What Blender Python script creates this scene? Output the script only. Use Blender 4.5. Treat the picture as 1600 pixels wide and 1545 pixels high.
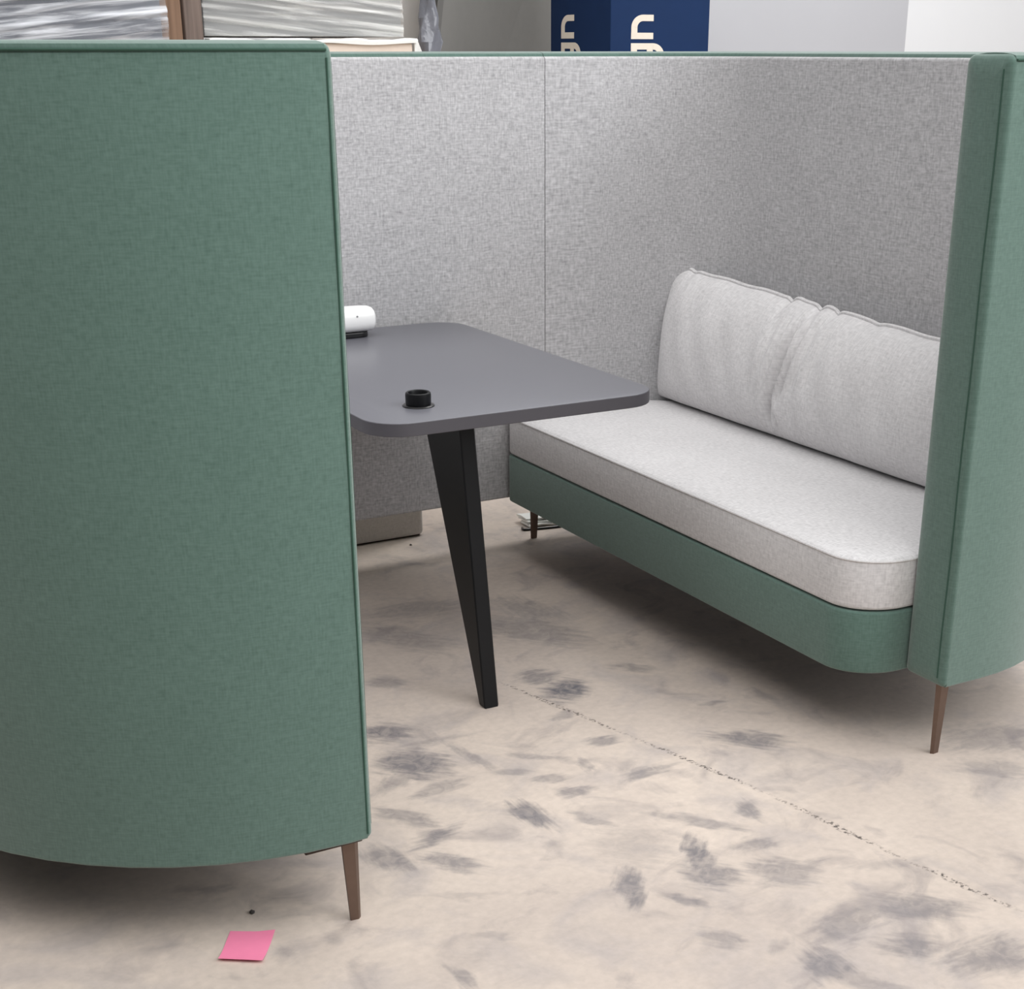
import bpy, bmesh, math, random
from mathutils import Vector, Matrix
from math import sin, cos, pi, radians as R, sqrt

for o in list(bpy.data.objects):
    bpy.data.objects.remove(o)
scene = bpy.context.scene
col = scene.collection
rng = random.Random(7)

# ------------------------------------------------------------------ camera
F_PX = 2303.94
cam_d = bpy.data.cameras.new('camera')
cam = bpy.data.objects.new('camera', cam_d)
col.objects.link(cam)
cam_d.sensor_fit = 'HORIZONTAL'
cam_d.sensor_width = 36.0
cam_d.lens = F_PX * 36.0 / 1600.0
cam_d.shift_x = -56.75 / 1600.0
cam_d.shift_y = 267.7 / 1600.0
cam_d.clip_start = 0.05
cam.location = (-2.1291, -2.0817, 1.4184)
cam.rotation_euler = (pi / 2 - 0.3958, 0.0, -0.5128)
scene.camera = cam

# ------------------------------------------------------------------ light
w = bpy.data.worlds.new('world')
scene.world = w
w.use_nodes = True
bg = w.node_tree.nodes['Background']
bg.inputs[0].default_value = (0.97, 0.98, 1.0, 1)
bg.inputs[1].default_value = 0.13


def area(name, loc, target, size, size_y, power, color=(1, 1, 1)):
    d = bpy.data.lights.new(name, 'AREA')
    d.shape = 'RECTANGLE'
    d.size = size
    d.size_y = size_y
    d.energy = power
    d.color = color
    o = bpy.data.objects.new(name, d)
    col.objects.link(o)
    o.location = loc
    o.rotation_euler = (Vector(target) - Vector(loc)).to_track_quat('-Z', 'Y').to_euler()
    return o


area('roof_lamps_centre', (-0.8, -0.6, 6.0), (-0.8, -0.6, 0), 7.5, 7.5, 335, (1.0, 0.995, 0.98))
area('roof_lamps_front', (-1.0, -4.5, 6.0), (-1.0, 0.5, 0.3), 5.0, 4.0, 165, (1.0, 0.995, 0.985))
area('fill_left', (-5.0, 1.0, 6.0), (-1.0, 0.5, 0.3), 4.0, 5.0, 55, (1.0, 0.995, 0.98))  # unseen fill from the left, brightens the right sofa's lining and pillow
area('fill_right_front', (4.4, -4.8, 4.6), (-0.5, 0.5, 0.5), 6.0, 5.0, 470, (0.97, 0.985, 1.0))  # unseen side fill added for the upright faces, from the right front
area('fill_rear_wall', (3.5, 3.6, 6.0), (3.8, 6.0, 1.0), 3.0, 2.0, 270, (1.0, 0.995, 0.98))  # unseen source added to lift the back wall to white

vs = scene.view_settings
vs.view_transform = 'Standard'
vs.look = 'None'
vs.exposure = 0.0
vs.gamma = 1.0
vs.use_curve_mapping = False


# ------------------------------------------------------------------ materials
def srgb(r, g, b):
    def f(c):
        c /= 255.0
        return c / 12.92 if c <= 0.04045 else ((c + 0.055) / 1.055) ** 2.4
    return (f(r), f(g), f(b), 1.0)


def new_mat(name):
    m = bpy.data.materials.new(name)
    m.use_nodes = True
    nt = m.node_tree
    return m, nt, nt.nodes['Principled BSDF']


def N(nt, t, **kw):
    n = nt.nodes.new(t)
    for k, v in kw.items():
        setattr(n, k, v)
    return n


def math_node(nt, op, a, b=None, clamp=False):
    n = N(nt, 'ShaderNodeMath', operation=op, use_clamp=clamp)
    for i, v in enumerate((a, b)):
        if v is None:
            continue
        if isinstance(v, (int, float)):
            n.inputs[i].default_value = v
        else:
            nt.links.new(v, n.inputs[i])
    return n.outputs[0]


def plain(name, c, rough=0.5, metal=0.0, var=0.06, scale=30.0, bump=0.0, spec=0.5):
    """a plain material with a little procedural grain"""
    m, nt, p = new_mat(name)
    tc = N(nt, 'ShaderNodeTexCoord')
    no = N(nt, 'ShaderNodeTexNoise')
    no.inputs['Scale'].default_value = scale
    no.inputs['Detail'].default_value = 4
    nt.links.new(tc.outputs['Object'], no.inputs['Vector'])
    mix = N(nt, 'ShaderNodeMix', data_type='RGBA')
    nt.links.new(no.outputs['Fac'], mix.inputs[0])
    mix.inputs[6].default_value = tuple(x * (1 - var) for x in c[:3]) + (1,)
    mix.inputs[7].default_value = tuple(min(1, x * (1 + var)) for x in c[:3]) + (1,)
    nt.links.new(mix.outputs[2], p.inputs['Base Color'])
    p.inputs['Roughness'].default_value = rough
    p.inputs['Metallic'].default_value = metal
    p.inputs['Specular IOR Level'].default_value = spec
    if bump:
        b = N(nt, 'ShaderNodeBump')
        b.inputs['Strength'].default_value = bump
        b.inputs['Distance'].default_value = 0.002
        nt.links.new(no.outputs['Fac'], b.inputs['Height'])
        nt.links.new(b.outputs[0], p.inputs['Normal'])
    return m


def fabric(name, dark, light, fine=620.0, coarse=70.0, blotch=0.25, bump=0.25, sheen=0.2, speck=110.0):
    """woven melange cloth: threads along u and v of the UV map (metres)"""
    m, nt, p = new_mat(name)
    uv = N(nt, 'ShaderNodeUVMap', uv_map='UVMap')
    outs = []
    for sx, sy in ((coarse, fine), (fine, coarse)):
        mp = N(nt, 'ShaderNodeMapping')
        mp.inputs['Scale'].default_value = (sx, sy, 1)
        nt.links.new(uv.outputs[0], mp.inputs[0])
        no = N(nt, 'ShaderNodeTexNoise')
        no.inputs['Scale'].default_value = 1.0
        no.inputs['Detail'].default_value = 2.0
        nt.links.new(mp.outputs[0], no.inputs['Vector'])
        outs.append(no.outputs['Fac'])
    sp = N(nt, 'ShaderNodeTexNoise')
    sp.inputs['Scale'].default_value = speck
    sp.inputs['Detail'].default_value = 3.0
    nt.links.new(uv.outputs[0], sp.inputs['Vector'])
    s = math_node(nt, 'ADD', outs[0], outs[1])
    s = math_node(nt, 'ADD', s, sp.outputs['Fac'])
    s = math_node(nt, 'MULTIPLY', s, 1 / 3.0)
    no = N(nt, 'ShaderNodeTexNoise')
    no.inputs['Scale'].default_value = 9.0
    no.inputs['Detail'].default_value = 5.0
    nt.links.new(uv.outputs[0], no.inputs['Vector'])
    b1 = math_node(nt, 'SUBTRACT', no.outputs['Fac'], 0.5)
    b1 = math_node(nt, 'MULTIPLY', b1, blotch)
    s2 = math_node(nt, 'ADD', s, b1)
    ramp = N(nt, 'ShaderNodeValToRGB')
    ramp.color_ramp.elements[0].position = 0.33
    ramp.color_ramp.elements[0].color = dark
    ramp.color_ramp.elements[1].position = 0.64
    ramp.color_ramp.elements[1].color = light
    nt.links.new(s2, ramp.inputs[0])
    nt.links.new(ramp.outputs[0], p.inputs['Base Color'])
    p.inputs['Roughness'].default_value = 0.9
    p.inputs['Specular IOR Level'].default_value = 0.2
    p.inputs['Sheen Weight'].default_value = sheen
    p.inputs['Sheen Roughness'].default_value = 0.5
    b = N(nt, 'ShaderNodeBump')
    b.inputs['Strength'].default_value = bump
    b.inputs['Distance'].default_value = 0.0008
    nt.links.new(s, b.inputs['Height'])
    nt.links.new(b.outputs[0], p.inputs['Normal'])
    return m


M_GREEN = fabric('green_cloth', srgb(79, 104, 95), srgb(97, 123, 114), fine=330.0, coarse=40.0, blotch=0.12, bump=0.08, sheen=0.45)
M_GREY = fabric('grey_melange_cloth', srgb(148, 147, 149), srgb(200, 199, 201), fine=230.0, coarse=38.0, blotch=0.10, bump=0.15)
M_CUSH = fabric('light_grey_cloth', srgb(195, 193, 194), srgb(228, 226, 227), fine=260.0, coarse=45.0, blotch=0.12, bump=0.15)
M_SEAM_SHADE = plain('seam_shade_green', srgb(52, 82, 70), 0.9)  # shade in the seam grooves put into a darker green
M_GTHREAD = plain('grey_thread', srgb(140, 135, 132), 0.9)
M_BRONZE = plain('bronze_metal', srgb(112, 94, 84), 0.42, 0.75, 0.12, 60)
M_DARKMETAL = plain('dark_plate_metal', srgb(60, 48, 42), 0.45, 0.6)
M_TABLE = plain('charcoal_laminate', srgb(104, 104, 111), 0.32, 0, 0.03, 120, 0.03, 0.5)
M_TABLE_EDGE = plain('charcoal_edge_band', srgb(74, 72, 78), 0.5, 0, 0.04, 90)
M_BLACK = plain('black_powder_coat', srgb(13, 14, 17), 0.42, 0, 0.1, 300, 0.05, 0.3)
M_BLACKPL = plain('black_plastic', srgb(20, 20, 22), 0.3, 0, 0.1, 100)
M_WHITEPL = plain('white_plastic', srgb(246, 246, 246), 0.3, 0, 0.01, 40)
M_GREYPL = plain('grey_plastic', srgb(150, 150, 152), 0.4, 0, 0.02, 40)
M_PINK = plain('pink_paper', srgb(248, 138, 174), 0.7, 0, 0.04, 60)
M_BLUE = plain('blue_cardboard', srgb(14, 42, 82), 0.75, 0, 0.08, 12, 0, 0.25)
M_LETTER = plain('cream_print', srgb(232, 222, 208), 0.7, 0, 0.05, 80)
M_CREAM = plain('cream_cardboard', srgb(236, 220, 206), 0.8, 0, 0.06, 20)
M_WHITEBOARD = plain('white_board', srgb(212, 208, 204), 0.6, 0, 0.02, 8)
M_BOARD = plain('grey_fibreboard', srgb(116, 115, 112), 0.8, 0, 0.06, 25)
M_BOARDEDGE = plain('grey_fibreboard_edge', srgb(98, 97, 95), 0.8, 0, 0.06, 25)
M_WALL = plain('white_wall_paint', srgb(230, 232, 235), 0.8, 0, 0.015, 2)
M_PANELWALL = plain('pale_grey_panel', srgb(176, 177, 182), 0.55, 0, 0.03, 2)
M_DARKWRAP = plain('dark_grey_carton', srgb(92, 96, 106), 0.7, 0, 0.1, 8)
M_GREYWRAP = plain('grey_carton', srgb(148, 149, 150), 0.7, 0, 0.05, 8)
M_BOUNCE_BLACK = plain('bounce_black', srgb(26, 25, 25), 0.95, 0, 0.1, 200, 0, 0.1)  # black for the unseen slab added under the seats
M_BLOCK = fabric('beige_grey_cloth', srgb(188, 182, 177), srgb(212, 206, 201), blotch=0.1, bump=0.1)
M_WHITEFILM = plain('white_folded_film', srgb(238, 238, 234), 0.35, 0, 0.04, 30)
M_CRUMB = plain('dark_debris', srgb(60, 56, 54), 0.9)


def wood(name, a, b):
    m, nt, p = new_mat(name)
    tc = N(nt, 'ShaderNodeTexCoord')
    mp = N(nt, 'ShaderNodeMapping')
    mp.inputs['Scale'].default_value = (60, 60, 2.0)
    nt.links.new(tc.outputs['Object'], mp.inputs[0])
    no = N(nt, 'ShaderNodeTexNoise')
    no.inputs['Scale'].default_value = 1.0
    no.inputs['Detail'].default_value = 5
    nt.links.new(mp.outputs[0], no.inputs['Vector'])
    r = N(nt, 'ShaderNodeValToRGB')
    r.color_ramp.elements[0].position = 0.3
    r.color_ramp.elements[0].color = a
    r.color_ramp.elements[1].position = 0.7
    r.color_ramp.elements[1].color = b
    nt.links.new(no.outputs['Fac'], r.inputs[0])
    nt.links.new(r.outputs[0], p.inputs['Base Color'])
    p.inputs['Roughness'].default_value = 0.75
    return m


M_WOOD1 = wood('brown_timber', srgb(112, 86, 68), srgb(146, 116, 94))
M_WOOD2 = wood('grey_brown_timber', srgb(86, 74, 68), srgb(122, 106, 98))


def film_mat(name, tint, a0, a1, sx, sy):
    """stretch film: thin clear plastic, ridge glints painted in as white streaks, along with overlapping layers"""
    m, nt, p = new_mat(name)
    uv = N(nt, 'ShaderNodeUVMap', uv_map='UVMap')
    mp = N(nt, 'ShaderNodeMapping')
    mp.inputs['Scale'].default_value = (sx, sy, 1)
    nt.links.new(uv.outputs[0], mp.inputs[0])
    no = N(nt, 'ShaderNodeTexNoise')
    no.inputs['Scale'].default_value = 1.0
    no.inputs['Detail'].default_value = 4
    no.inputs['Distortion'].default_value = 0.4
    nt.links.new(mp.outputs[0], no.inputs['Vector'])
    r = N(nt, 'ShaderNodeMapRange')
    r.inputs[1].default_value = 0.42
    r.inputs[2].default_value = 0.68
    r.inputs[3].default_value = a0
    r.inputs[4].default_value = a1
    nt.links.new(no.outputs['Fac'], r.inputs[0])
    nt.links.new(r.outputs[0], p.inputs['Alpha'])  # white glints on the ridges are carried by the alpha, with layer overlap
    p.inputs['Base Color'].default_value = tint
    p.inputs['Roughness'].default_value = 0.18
    b = N(nt, 'ShaderNodeBump')
    b.inputs['Strength'].default_value = 0.6
    b.inputs['Distance'].default_value = 0.01
    nt.links.new(no.outputs['Fac'], b.inputs['Height'])
    nt.links.new(b.outputs[0], p.inputs['Normal'])
    return m


M_FILM = film_mat('clear_stretch_film', srgb(238, 240, 246), 0.12, 0.85, 3.0, 46.0)
M_FILM2 = film_mat('clear_stretch_film_thin', srgb(240, 239, 236), 0.08, 0.6, 2.5, 42.0)
M_DARKFILM = film_mat('dark_crumpled_film', srgb(120, 122, 130), 0.95, 1.0, 20.0, 14.0)

# ------------------------------------------------------------------ floor material with scuffs
STROKES = [(-0.974,0.716,0.053,0.031,-0.58,1.0),(-0.984,0.544,0.072,0.043,-0.87,1.0),(-1.052,0.483,0.062,0.016,0.49,0.6),(-0.981,0.41,0.065,0.017,0.18,0.6),(-1.098,0.33,0.059,0.023,-0.86,0.7),(-1.082,0.234,0.059,0.016,0.38,0.9),(-1.195,0.196,0.054,0.023,-1.28,0.8),(-1.092,0.125,0.052,0.02,-0.96,0.8),(-0.859,0.504,0.079,0.01,-1.35,0.6),(-0.817,0.405,0.039,0.012,-0.5,0.5),(-0.872,0.214,0.062,0.02,-1.43,1.0),(-0.76,0.334,0.036,0.013,-0.36,0.6),(-0.738,0.26,0.033,0.016,-0.24,0.7),(-0.776,0.14,0.049,0.012,-1.13,0.6),(-0.734,0.442,0.065,0.01,-0.63,0.5),(-0.57,0.436,0.038,0.017,0.0,0.8),(-0.566,0.264,0.057,0.017,0.11,0.7),(-0.667,0.355,0.025,0.009,-1.69,0.6),(-0.848,-0.111,0.072,0.016,-1.99,0.9),(-0.48,0.018,0.037,0.016,-1.95,0.8),(-0.594,0.027,0.08,0.014,-0.87,0.6),(-0.553,-0.097,0.039,0.014,-0.15,0.7),(-0.676,-0.082,0.065,0.017,-1.98,1.0),(-0.691,-0.15,0.049,0.031,-0.72,0.8),(-0.572,-0.208,0.059,0.036,-0.84,0.7),(-0.558,-0.224,0.067,0.016,0.15,0.6),(-0.784,-0.206,0.034,0.009,-1.01,0.7),(-0.8,-0.34,0.038,0.018,-1.06,0.6),(-1.247,-0.216,0.037,0.012,-1.48,0.7),(-0.5,0.728,0.045,0.048,-0.74,1.2),(-0.524,0.829,0.045,0.033,-0.32,0.8),(-0.582,0.601,0.035,0.013,0.35,0.7),(-0.287,0.294,0.074,0.027,-0.68,0.9),(-0.696,-0.488,0.046,0.029,-1.53,0.8),(-0.575,-0.41,0.083,0.029,0.19,0.6),(-0.436,-0.426,0.079,0.029,-0.62,0.7),(-0.438,-0.606,0.077,0.038,-0.22,0.7),(-0.536,-0.514,0.048,0.025,-0.52,0.7),(-0.725,-0.401,0.027,0.01,0.44,0.4),(-0.286,0.763,0.049,0.018,-0.83,0.6),(-0.231,0.492,0.029,0.011,-0.28,0.6),(0.085,-0.087,0.067,0.028,-0.6,0.5),(0.186,0.028,0.103,0.045,-0.27,0.5),(-0.384,1.114,0.133,0.06,-1.09,0.6),(-0.697,1.222,0.129,0.042,-1.06,0.5),(-0.861,0.976,0.045,0.022,-0.69,0.6),(-0.89,0.622,0.09,0.009,-0.13,0.4),(-0.313,1.254,0.11,0.043,-1.27,0.5),(-0.674,-0.556,0.062,0.014,-0.83,0.5),(-0.576,1.402,0.117,0.047,-0.18,0.5),(-0.391,-0.275,0.068,0.011,-0.27,0.3),(-1.14,0.016,0.067,0.008,-0.46,0.25),(-1.138,-0.135,0.039,0.009,-0.43,0.3),(-0.76,0.016,0.068,0.056,-0.68,0.3)]
CRACK = [(-0.62, 0.86), (-0.504, 0.43), (-0.405, 0.056), (-0.339, -0.294), (-0.284, -0.532), (-0.24, -0.9)]


def stroke_group():
    g = bpy.data.node_groups.new('scuff_mark', 'ShaderNodeTree')
    it = g.interface
    it.new_socket('Vector', in_out='INPUT', socket_type='NodeSocketVector')
    it.new_socket('Center', in_out='INPUT', socket_type='NodeSocketVector')
    it.new_socket('Angle', in_out='INPUT', socket_type='NodeSocketFloat')
    it.new_socket('Scale', in_out='INPUT', socket_type='NodeSocketVector')
    it.new_socket('Strength', in_out='INPUT', socket_type='NodeSocketFloat')
    it.new_socket('Acc', in_out='INPUT', socket_type='NodeSocketFloat')
    it.new_socket('Streak', in_out='INPUT', socket_type='NodeSocketFloat')
    it.new_socket('Value', in_out='OUTPUT', socket_type='NodeSocketFloat')
    gi = g.nodes.new('NodeGroupInput')
    go = g.nodes.new('NodeGroupOutput')
    L = g.links.new
    sub = g.nodes.new('ShaderNodeVectorMath'); sub.operation = 'SUBTRACT'
    L(gi.outputs[0], sub.inputs[0]); L(gi.outputs[1], sub.inputs[1])
    rot = g.nodes.new('ShaderNodeVectorRotate'); rot.rotation_type = 'Z_AXIS'
    L(sub.outputs[0], rot.inputs['Vector']); L(gi.outputs[2], rot.inputs['Angle'])
    mul = g.nodes.new('ShaderNodeVectorMath'); mul.operation = 'MULTIPLY'
    L(rot.outputs[0], mul.inputs[0]); L(gi.outputs[3], mul.inputs[1])
    ln = g.nodes.new('ShaderNodeVectorMath'); ln.operation = 'LENGTH'
    L(mul.outputs[0], ln.inputs[0])
    mr = g.nodes.new('ShaderNodeMapRange'); mr.interpolation_type = 'SMOOTHSTEP'
    mr.inputs[1].default_value = 1.15; mr.inputs[2].default_value = 0.35
    mr.inputs[3].default_value = 0.0; mr.inputs[4].default_value = 1.0
    # ragged, streaky outline
    n1 = g.nodes.new('ShaderNodeMath'); n1.operation = 'MULTIPLY_ADD'
    L(gi.outputs[6], n1.inputs[0]); n1.inputs[1].default_value = 1.3; n1.inputs[2].default_value = -0.65
    n2 = g.nodes.new('ShaderNodeMath'); n2.operation = 'ADD'
    L(ln.outputs['Value'], n2.inputs[0]); L(n1.outputs[0], n2.inputs[1])
    L(n2.outputs[0], mr.inputs[0])
    m2 = g.nodes.new('ShaderNodeMath'); m2.operation = 'MULTIPLY'
    L(mr.outputs[0], m2.inputs[0]); L(gi.outputs[4], m2.inputs[1])
    mx = g.nodes.new('ShaderNodeMath'); mx.operation = 'MAXIMUM'
    L(m2.outputs[0], mx.inputs[0]); L(gi.outputs[5], mx.inputs[1])
    L(mx.outputs[0], go.inputs[0])
    return g


def floor_material():
    m, nt, p = new_mat('scuffed_concrete')
    L = nt.links.new
    geo = N(nt, 'ShaderNodeNewGeometry')
    pos = geo.outputs['Position']

    def noise(scale, detail=4, dist=0.0, vec=pos, rough=0.55):
        n = N(nt, 'ShaderNodeTexNoise')
        n.inputs['Scale'].default_value = scale
        n.inputs['Detail'].default_value = detail
        n.inputs['Roughness'].default_value = rough
        n.inputs['Distortion'].default_value = dist
        L(vec, n.inputs['Vector'])
        return n

    # warped coordinates so the scuffs get ragged outlines
    wn = noise(16.0, 4)
    ws = N(nt, 'ShaderNodeVectorMath', operation='SUBTRACT')
    L(wn.outputs['Color'], ws.inputs[0]); ws.inputs[1].default_value = (0.5, 0.5, 0.5)
    wm = N(nt, 'ShaderNodeVectorMath', operation='SCALE')
    L(ws.outputs[0], wm.inputs[0]); wm.inputs['Scale'].default_value = 0.05
    wa = N(nt, 'ShaderNodeVectorMath', operation='ADD')
    L(pos, wa.inputs[0]); L(wm.outputs[0], wa.inputs[1])
    g = stroke_group()
    # brush streaks running in four directions; each scuff takes the nearest
    streaks = []
    for k in range(4):
        vr = N(nt, 'ShaderNodeVectorRotate', rotation_type='Z_AXIS')
        vr.inputs['Angle'].default_value = -k * pi / 4
        L(pos, vr.inputs['Vector'])
        vm = N(nt, 'ShaderNodeVectorMath', operation='MULTIPLY')
        L(vr.outputs[0], vm.inputs[0]); vm.inputs[1].default_value = (12.0, 62.0, 0.0)
        streaks.append(noise(1.0, 3, 0.0, vm.outputs[0]).outputs['Fac'])
    acc = None
    for (cx, cy, hl, hw, an, st) in STROKES:
        n = N(nt, 'ShaderNodeGroup'); n.node_tree = g
        L(wa.outputs[0], n.inputs[0])
        n.inputs[1].default_value = (cx, cy, 0)
        n.inputs[2].default_value = -an
        n.inputs[3].default_value = (0.72 / hl, 0.56 / hw, 0)
        n.inputs[4].default_value = st
        L(streaks[int(round(an / (pi / 4))) % 4], n.inputs[6])
        if acc is None:
            n.inputs[5].default_value = 0
        else:
            L(acc, n.inputs[5])
        acc = n.outputs[0]
    streak = noise(30.0, 6, 1.6)
    sm = N(nt, 'ShaderNodeMapRange')
    sm.inputs[1].default_value = 0.34; sm.inputs[2].default_value = 0.62
    sm.inputs[3].default_value = 0.6; sm.inputs[4].default_value = 1.0
    L(streak.outputs['Fac'], sm.inputs[0])
    mark = math_node(nt, 'MULTIPLY', acc, sm.outputs[0])
    mark = math_node(nt, 'MULTIPLY', mark, 0.82, True)
    # crack through the slab: a broken dotted line
    cr = None
    for (x0, y0), (x1, y1) in zip(CRACK[:-1], CRACK[1:]):
        hl = math.hypot(x1 - x0, y1 - y0) / 2
        n = N(nt, 'ShaderNodeGroup'); n.node_tree = g
        w2 = N(nt, 'ShaderNodeVectorMath', operation='SCALE')
        L(ws.outputs[0], w2.inputs[0]); w2.inputs['Scale'].default_value = 0.02
        w3 = N(nt, 'ShaderNodeVectorMath', operation='ADD')
        L(pos, w3.inputs[0]); L(w2.outputs[0], w3.inputs[1])
        L(w3.outputs[0], n.inputs[0])
        n.inputs[1].default_value = ((x0 + x1) / 2, (y0 + y1) / 2, 0)
        n.inputs[2].default_value = -math.atan2(y1 - y0, x1 - x0)
        n.inputs[3].default_value = (0.9 / hl, 1 / 0.009, 0)
        n.inputs[4].default_value = 1.0
        n.inputs[6].default_value = 0.5
        if cr is None:
            n.inputs[5].default_value = 0
        else:
            L(cr, n.inputs[5])
        cr = n.outputs[0]
    cn = noise(120.0, 3)
    cm = N(nt, 'ShaderNodeMapRange')
    cm.inputs[1].default_value = 0.48; cm.inputs[2].default_value = 0.6
    L(cn.outputs['Fac'], cm.inputs[0])
    crk = math_node(nt, 'MULTIPLY', cr, cm.outputs[0])
    # base colour: pinkish beige with cloudy grey wear
    b1 = noise(1.6, 5, 0.6)
    r1 = N(nt, 'ShaderNodeValToRGB')
    e = r1.color_ramp.elements
    e[0].position = 0.32; e[0].color = srgb(186, 173, 164)
    e[1].position = 0.68; e[1].color = srgb(207, 193, 181)
    L(b1.outputs['Fac'], r1.inputs[0])
    b2 = noise(5.0, 6, 0.8)
    m2 = N(nt, 'ShaderNodeMapRange')
    m2.inputs[1].default_value = 0.5; m2.inputs[2].default_value = 0.74
    m2.inputs[3].default_value = 0.0; m2.inputs[4].default_value = 0.7
    L(b2.outputs['Fac'], m2.inputs[0])
    mixa = N(nt, 'ShaderNodeMix', data_type='RGBA')
    L(m2.outputs[0], mixa.inputs[0])
    L(r1.outputs[0], mixa.inputs[6])
    mixa.inputs[7].default_value = srgb(164, 156, 155)
    b4 = noise(6.5, 7, 1.1)
    m4 = N(nt, 'ShaderNodeMapRange')
    m4.inputs[1].default_value = 0.54; m4.inputs[2].default_value = 0.72
    m4.inputs[3].default_value = 0.0; m4.inputs[4].default_value = 0.55
    L(b4.outputs['Fac'], m4.inputs[0])
    mixe = N(nt, 'ShaderNodeMix', data_type='RGBA')
    L(m4.outputs[0], mixe.inputs[0]); L(mixa.outputs[2], mixe.inputs[6])
    mixe.inputs[7].default_value = srgb(138, 130, 130)
    b3 = noise(55.0, 4)
    m3 = N(nt, 'ShaderNodeMapRange')
    m3.inputs[1].default_value = 0.3; m3.inputs[2].default_value = 0.7
    m3.inputs[3].default_value = 0.93; m3.inputs[4].default_value = 1.05
    L(b3.outputs['Fac'], m3.inputs[0])
    mixb = N(nt, 'ShaderNodeVectorMath', operation='SCALE')
    L(mixe.outputs[2], mixb.inputs[0]); L(m3.outputs[0], mixb.inputs['Scale'])
    mixc = N(nt, 'ShaderNodeMix', data_type='RGBA')
    L(mark, mixc.inputs[0]); L(mixb.outputs[0], mixc.inputs[6])
    mixc.inputs[7].default_value = srgb(98, 97, 104)
    mixd = N(nt, 'ShaderNodeMix', data_type='RGBA')
    L(crk, mixd.inputs[0]); L(mixc.outputs[2], mixd.inputs[6])
    mixd.inputs[7].default_value = srgb(92, 84, 80)
    L(mixd.outputs[2], p.inputs['Base Color'])
    p.inputs['Roughness'].default_value = 0.62
    p.inputs['Specular IOR Level'].default_value = 0.35
    bp = N(nt, 'ShaderNodeBump')
    bp.inputs['Strength'].default_value = 0.12; bp.inputs['Distance'].default_value = 0.003
    L(b3.outputs['Fac'], bp.inputs['Height'])
    L(bp.outputs[0], p.inputs['Normal'])
    return m


M_FLOOR = floor_material()


# ------------------------------------------------------------------ mesh helpers
def build(name, verts, faces, mat, parent=None, uvs=None, smooth=True, angle=35, fix=True):
    """link ONE mesh object. verts are in world space; parent keeps them there."""
    me = bpy.data.meshes.new(name)
    off = parent_world(parent) if parent else Vector((0, 0, 0))
    me.from_pydata([tuple(Vector(v) - off) for v in verts], [], faces)
    if fix:
        bm = bmesh.new(); bm.from_mesh(me)
        bmesh.ops.recalc_face_normals(bm, faces=bm.faces)
        bm.to_mesh(me); bm.free()
    me.update()
    uvl = me.uv_layers.new(name='UVMap')
    for poly in me.polygons:
        nrm = poly.normal
        ax = max(range(3), key=lambda k: abs(nrm[k]))
        for li in poly.loop_indices:
            vi = me.loops[li].vertex_index
            if uvs is not None:
                uvl.data[li].uv = uvs[vi]
            else:
                c = Vector(verts[vi])
                uvl.data[li].uv = ((c.y, c.z), (c.x, c.z), (c.x, c.y))[ax]
    me.materials.append(mat)
    if smooth:
        for poly in me.polygons:
            poly.use_smooth = True
        try:
            me.set_sharp_from_angle(angle=R(angle))
        except Exception:
            pass
    o = bpy.data.objects.new(name, me)
    col.objects.link(o)
    if parent:
        o.parent = parent
    return o


def parent_world(p):
    v = Vector((0, 0, 0))
    while p is not None:
        v += p.location
        p = p.parent
    return v


def thing(name, label, cat, loc, group=None):
    o = bpy.data.objects.new(name, None)
    o.empty_display_size = 0.1
    col.objects.link(o)
    o.location = loc
    o['label'] = label
    o['category'] = cat
    if group:
        o['group'] = group
    return o


def tag(o, label, cat, group=None):
    o['label'] = label
    o['category'] = cat
    if group:
        o['group'] = group
    return o


def structure(o):
    o['kind'] = 'structure'
    return o


def sweep(rings, closed_ring=True, closed_path=False, caps=True):
    """rings: list of equal-length vertex lists -> verts, faces"""
    n = len(rings[0])
    verts = [v for r in rings for v in r]
    faces = []
    m = len(rings)
    for i in range(m if closed_path else m - 1):
        a, b = i * n, ((i + 1) % m) * n
        for j in range(n if closed_ring else n - 1):
            k = (j + 1) % n
            faces.append((a + j, a + k, b + k, b + j))
    if caps and not closed_path:
        faces.append(tuple(range(n)))
        faces.append(tuple((m - 1) * n + j for j in range(n)))
    return verts, faces


def tube(name, pts, r, mat, parent=None, n=8, closed=False, rfun=None):
    pts = [Vector(p) for p in pts]
    m = len(pts)
    rings = []
    prev = None
    for i, p in enumerate(pts):
        if closed:
            t = pts[(i + 1) % m] - pts[i - 1]
        else:
            t = pts[min(i + 1, m - 1)] - pts[max(i - 1, 0)]
        t.normalize()
        up = prev if prev is not None else (Vector((0, 0, 1)) if abs(t.z) < 0.9 else Vector((1, 0, 0)))
        a = t.cross(up)
        if a.length < 1e-6:
            a = t.orthogonal()
        a.normalize()
        b = a.cross(t).normalized()
        prev = b
        rr = rfun(i / max(1, m - 1)) if rfun else r
        rings.append([p + a * rr * cos(2 * pi * k / n) + b * rr * sin(2 * pi * k / n) for k in range(n)])
    v, f = sweep(rings, True, closed)
    return build(name, v, f, mat, parent)


def rrect(x0, y0, x1, y1, r, n=5):
    """closed rounded rectangle outline; r may be a number or four numbers (from x0y0 ccw)"""
    rs = (r,) * 4 if isinstance(r, (int, float)) else r
    out = []
    for (cx, cy, a0), q in zip(((x0, y0, pi), (x1, y0, 1.5 * pi), (x1, y1, 0), (x0, y1, 0.5 * pi)), rs):
        sx = q if cx == x0 else -q
        sy = q if cy == y0 else -q
        if q < 1e-5:
            out.append((cx, cy)); continue
        for i in range(n + 1):
            a = a0 + 0.5 * pi * i / n
            out.append((cx + sx + q * cos(a), cy + sy + q * sin(a)))
    return out


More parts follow.
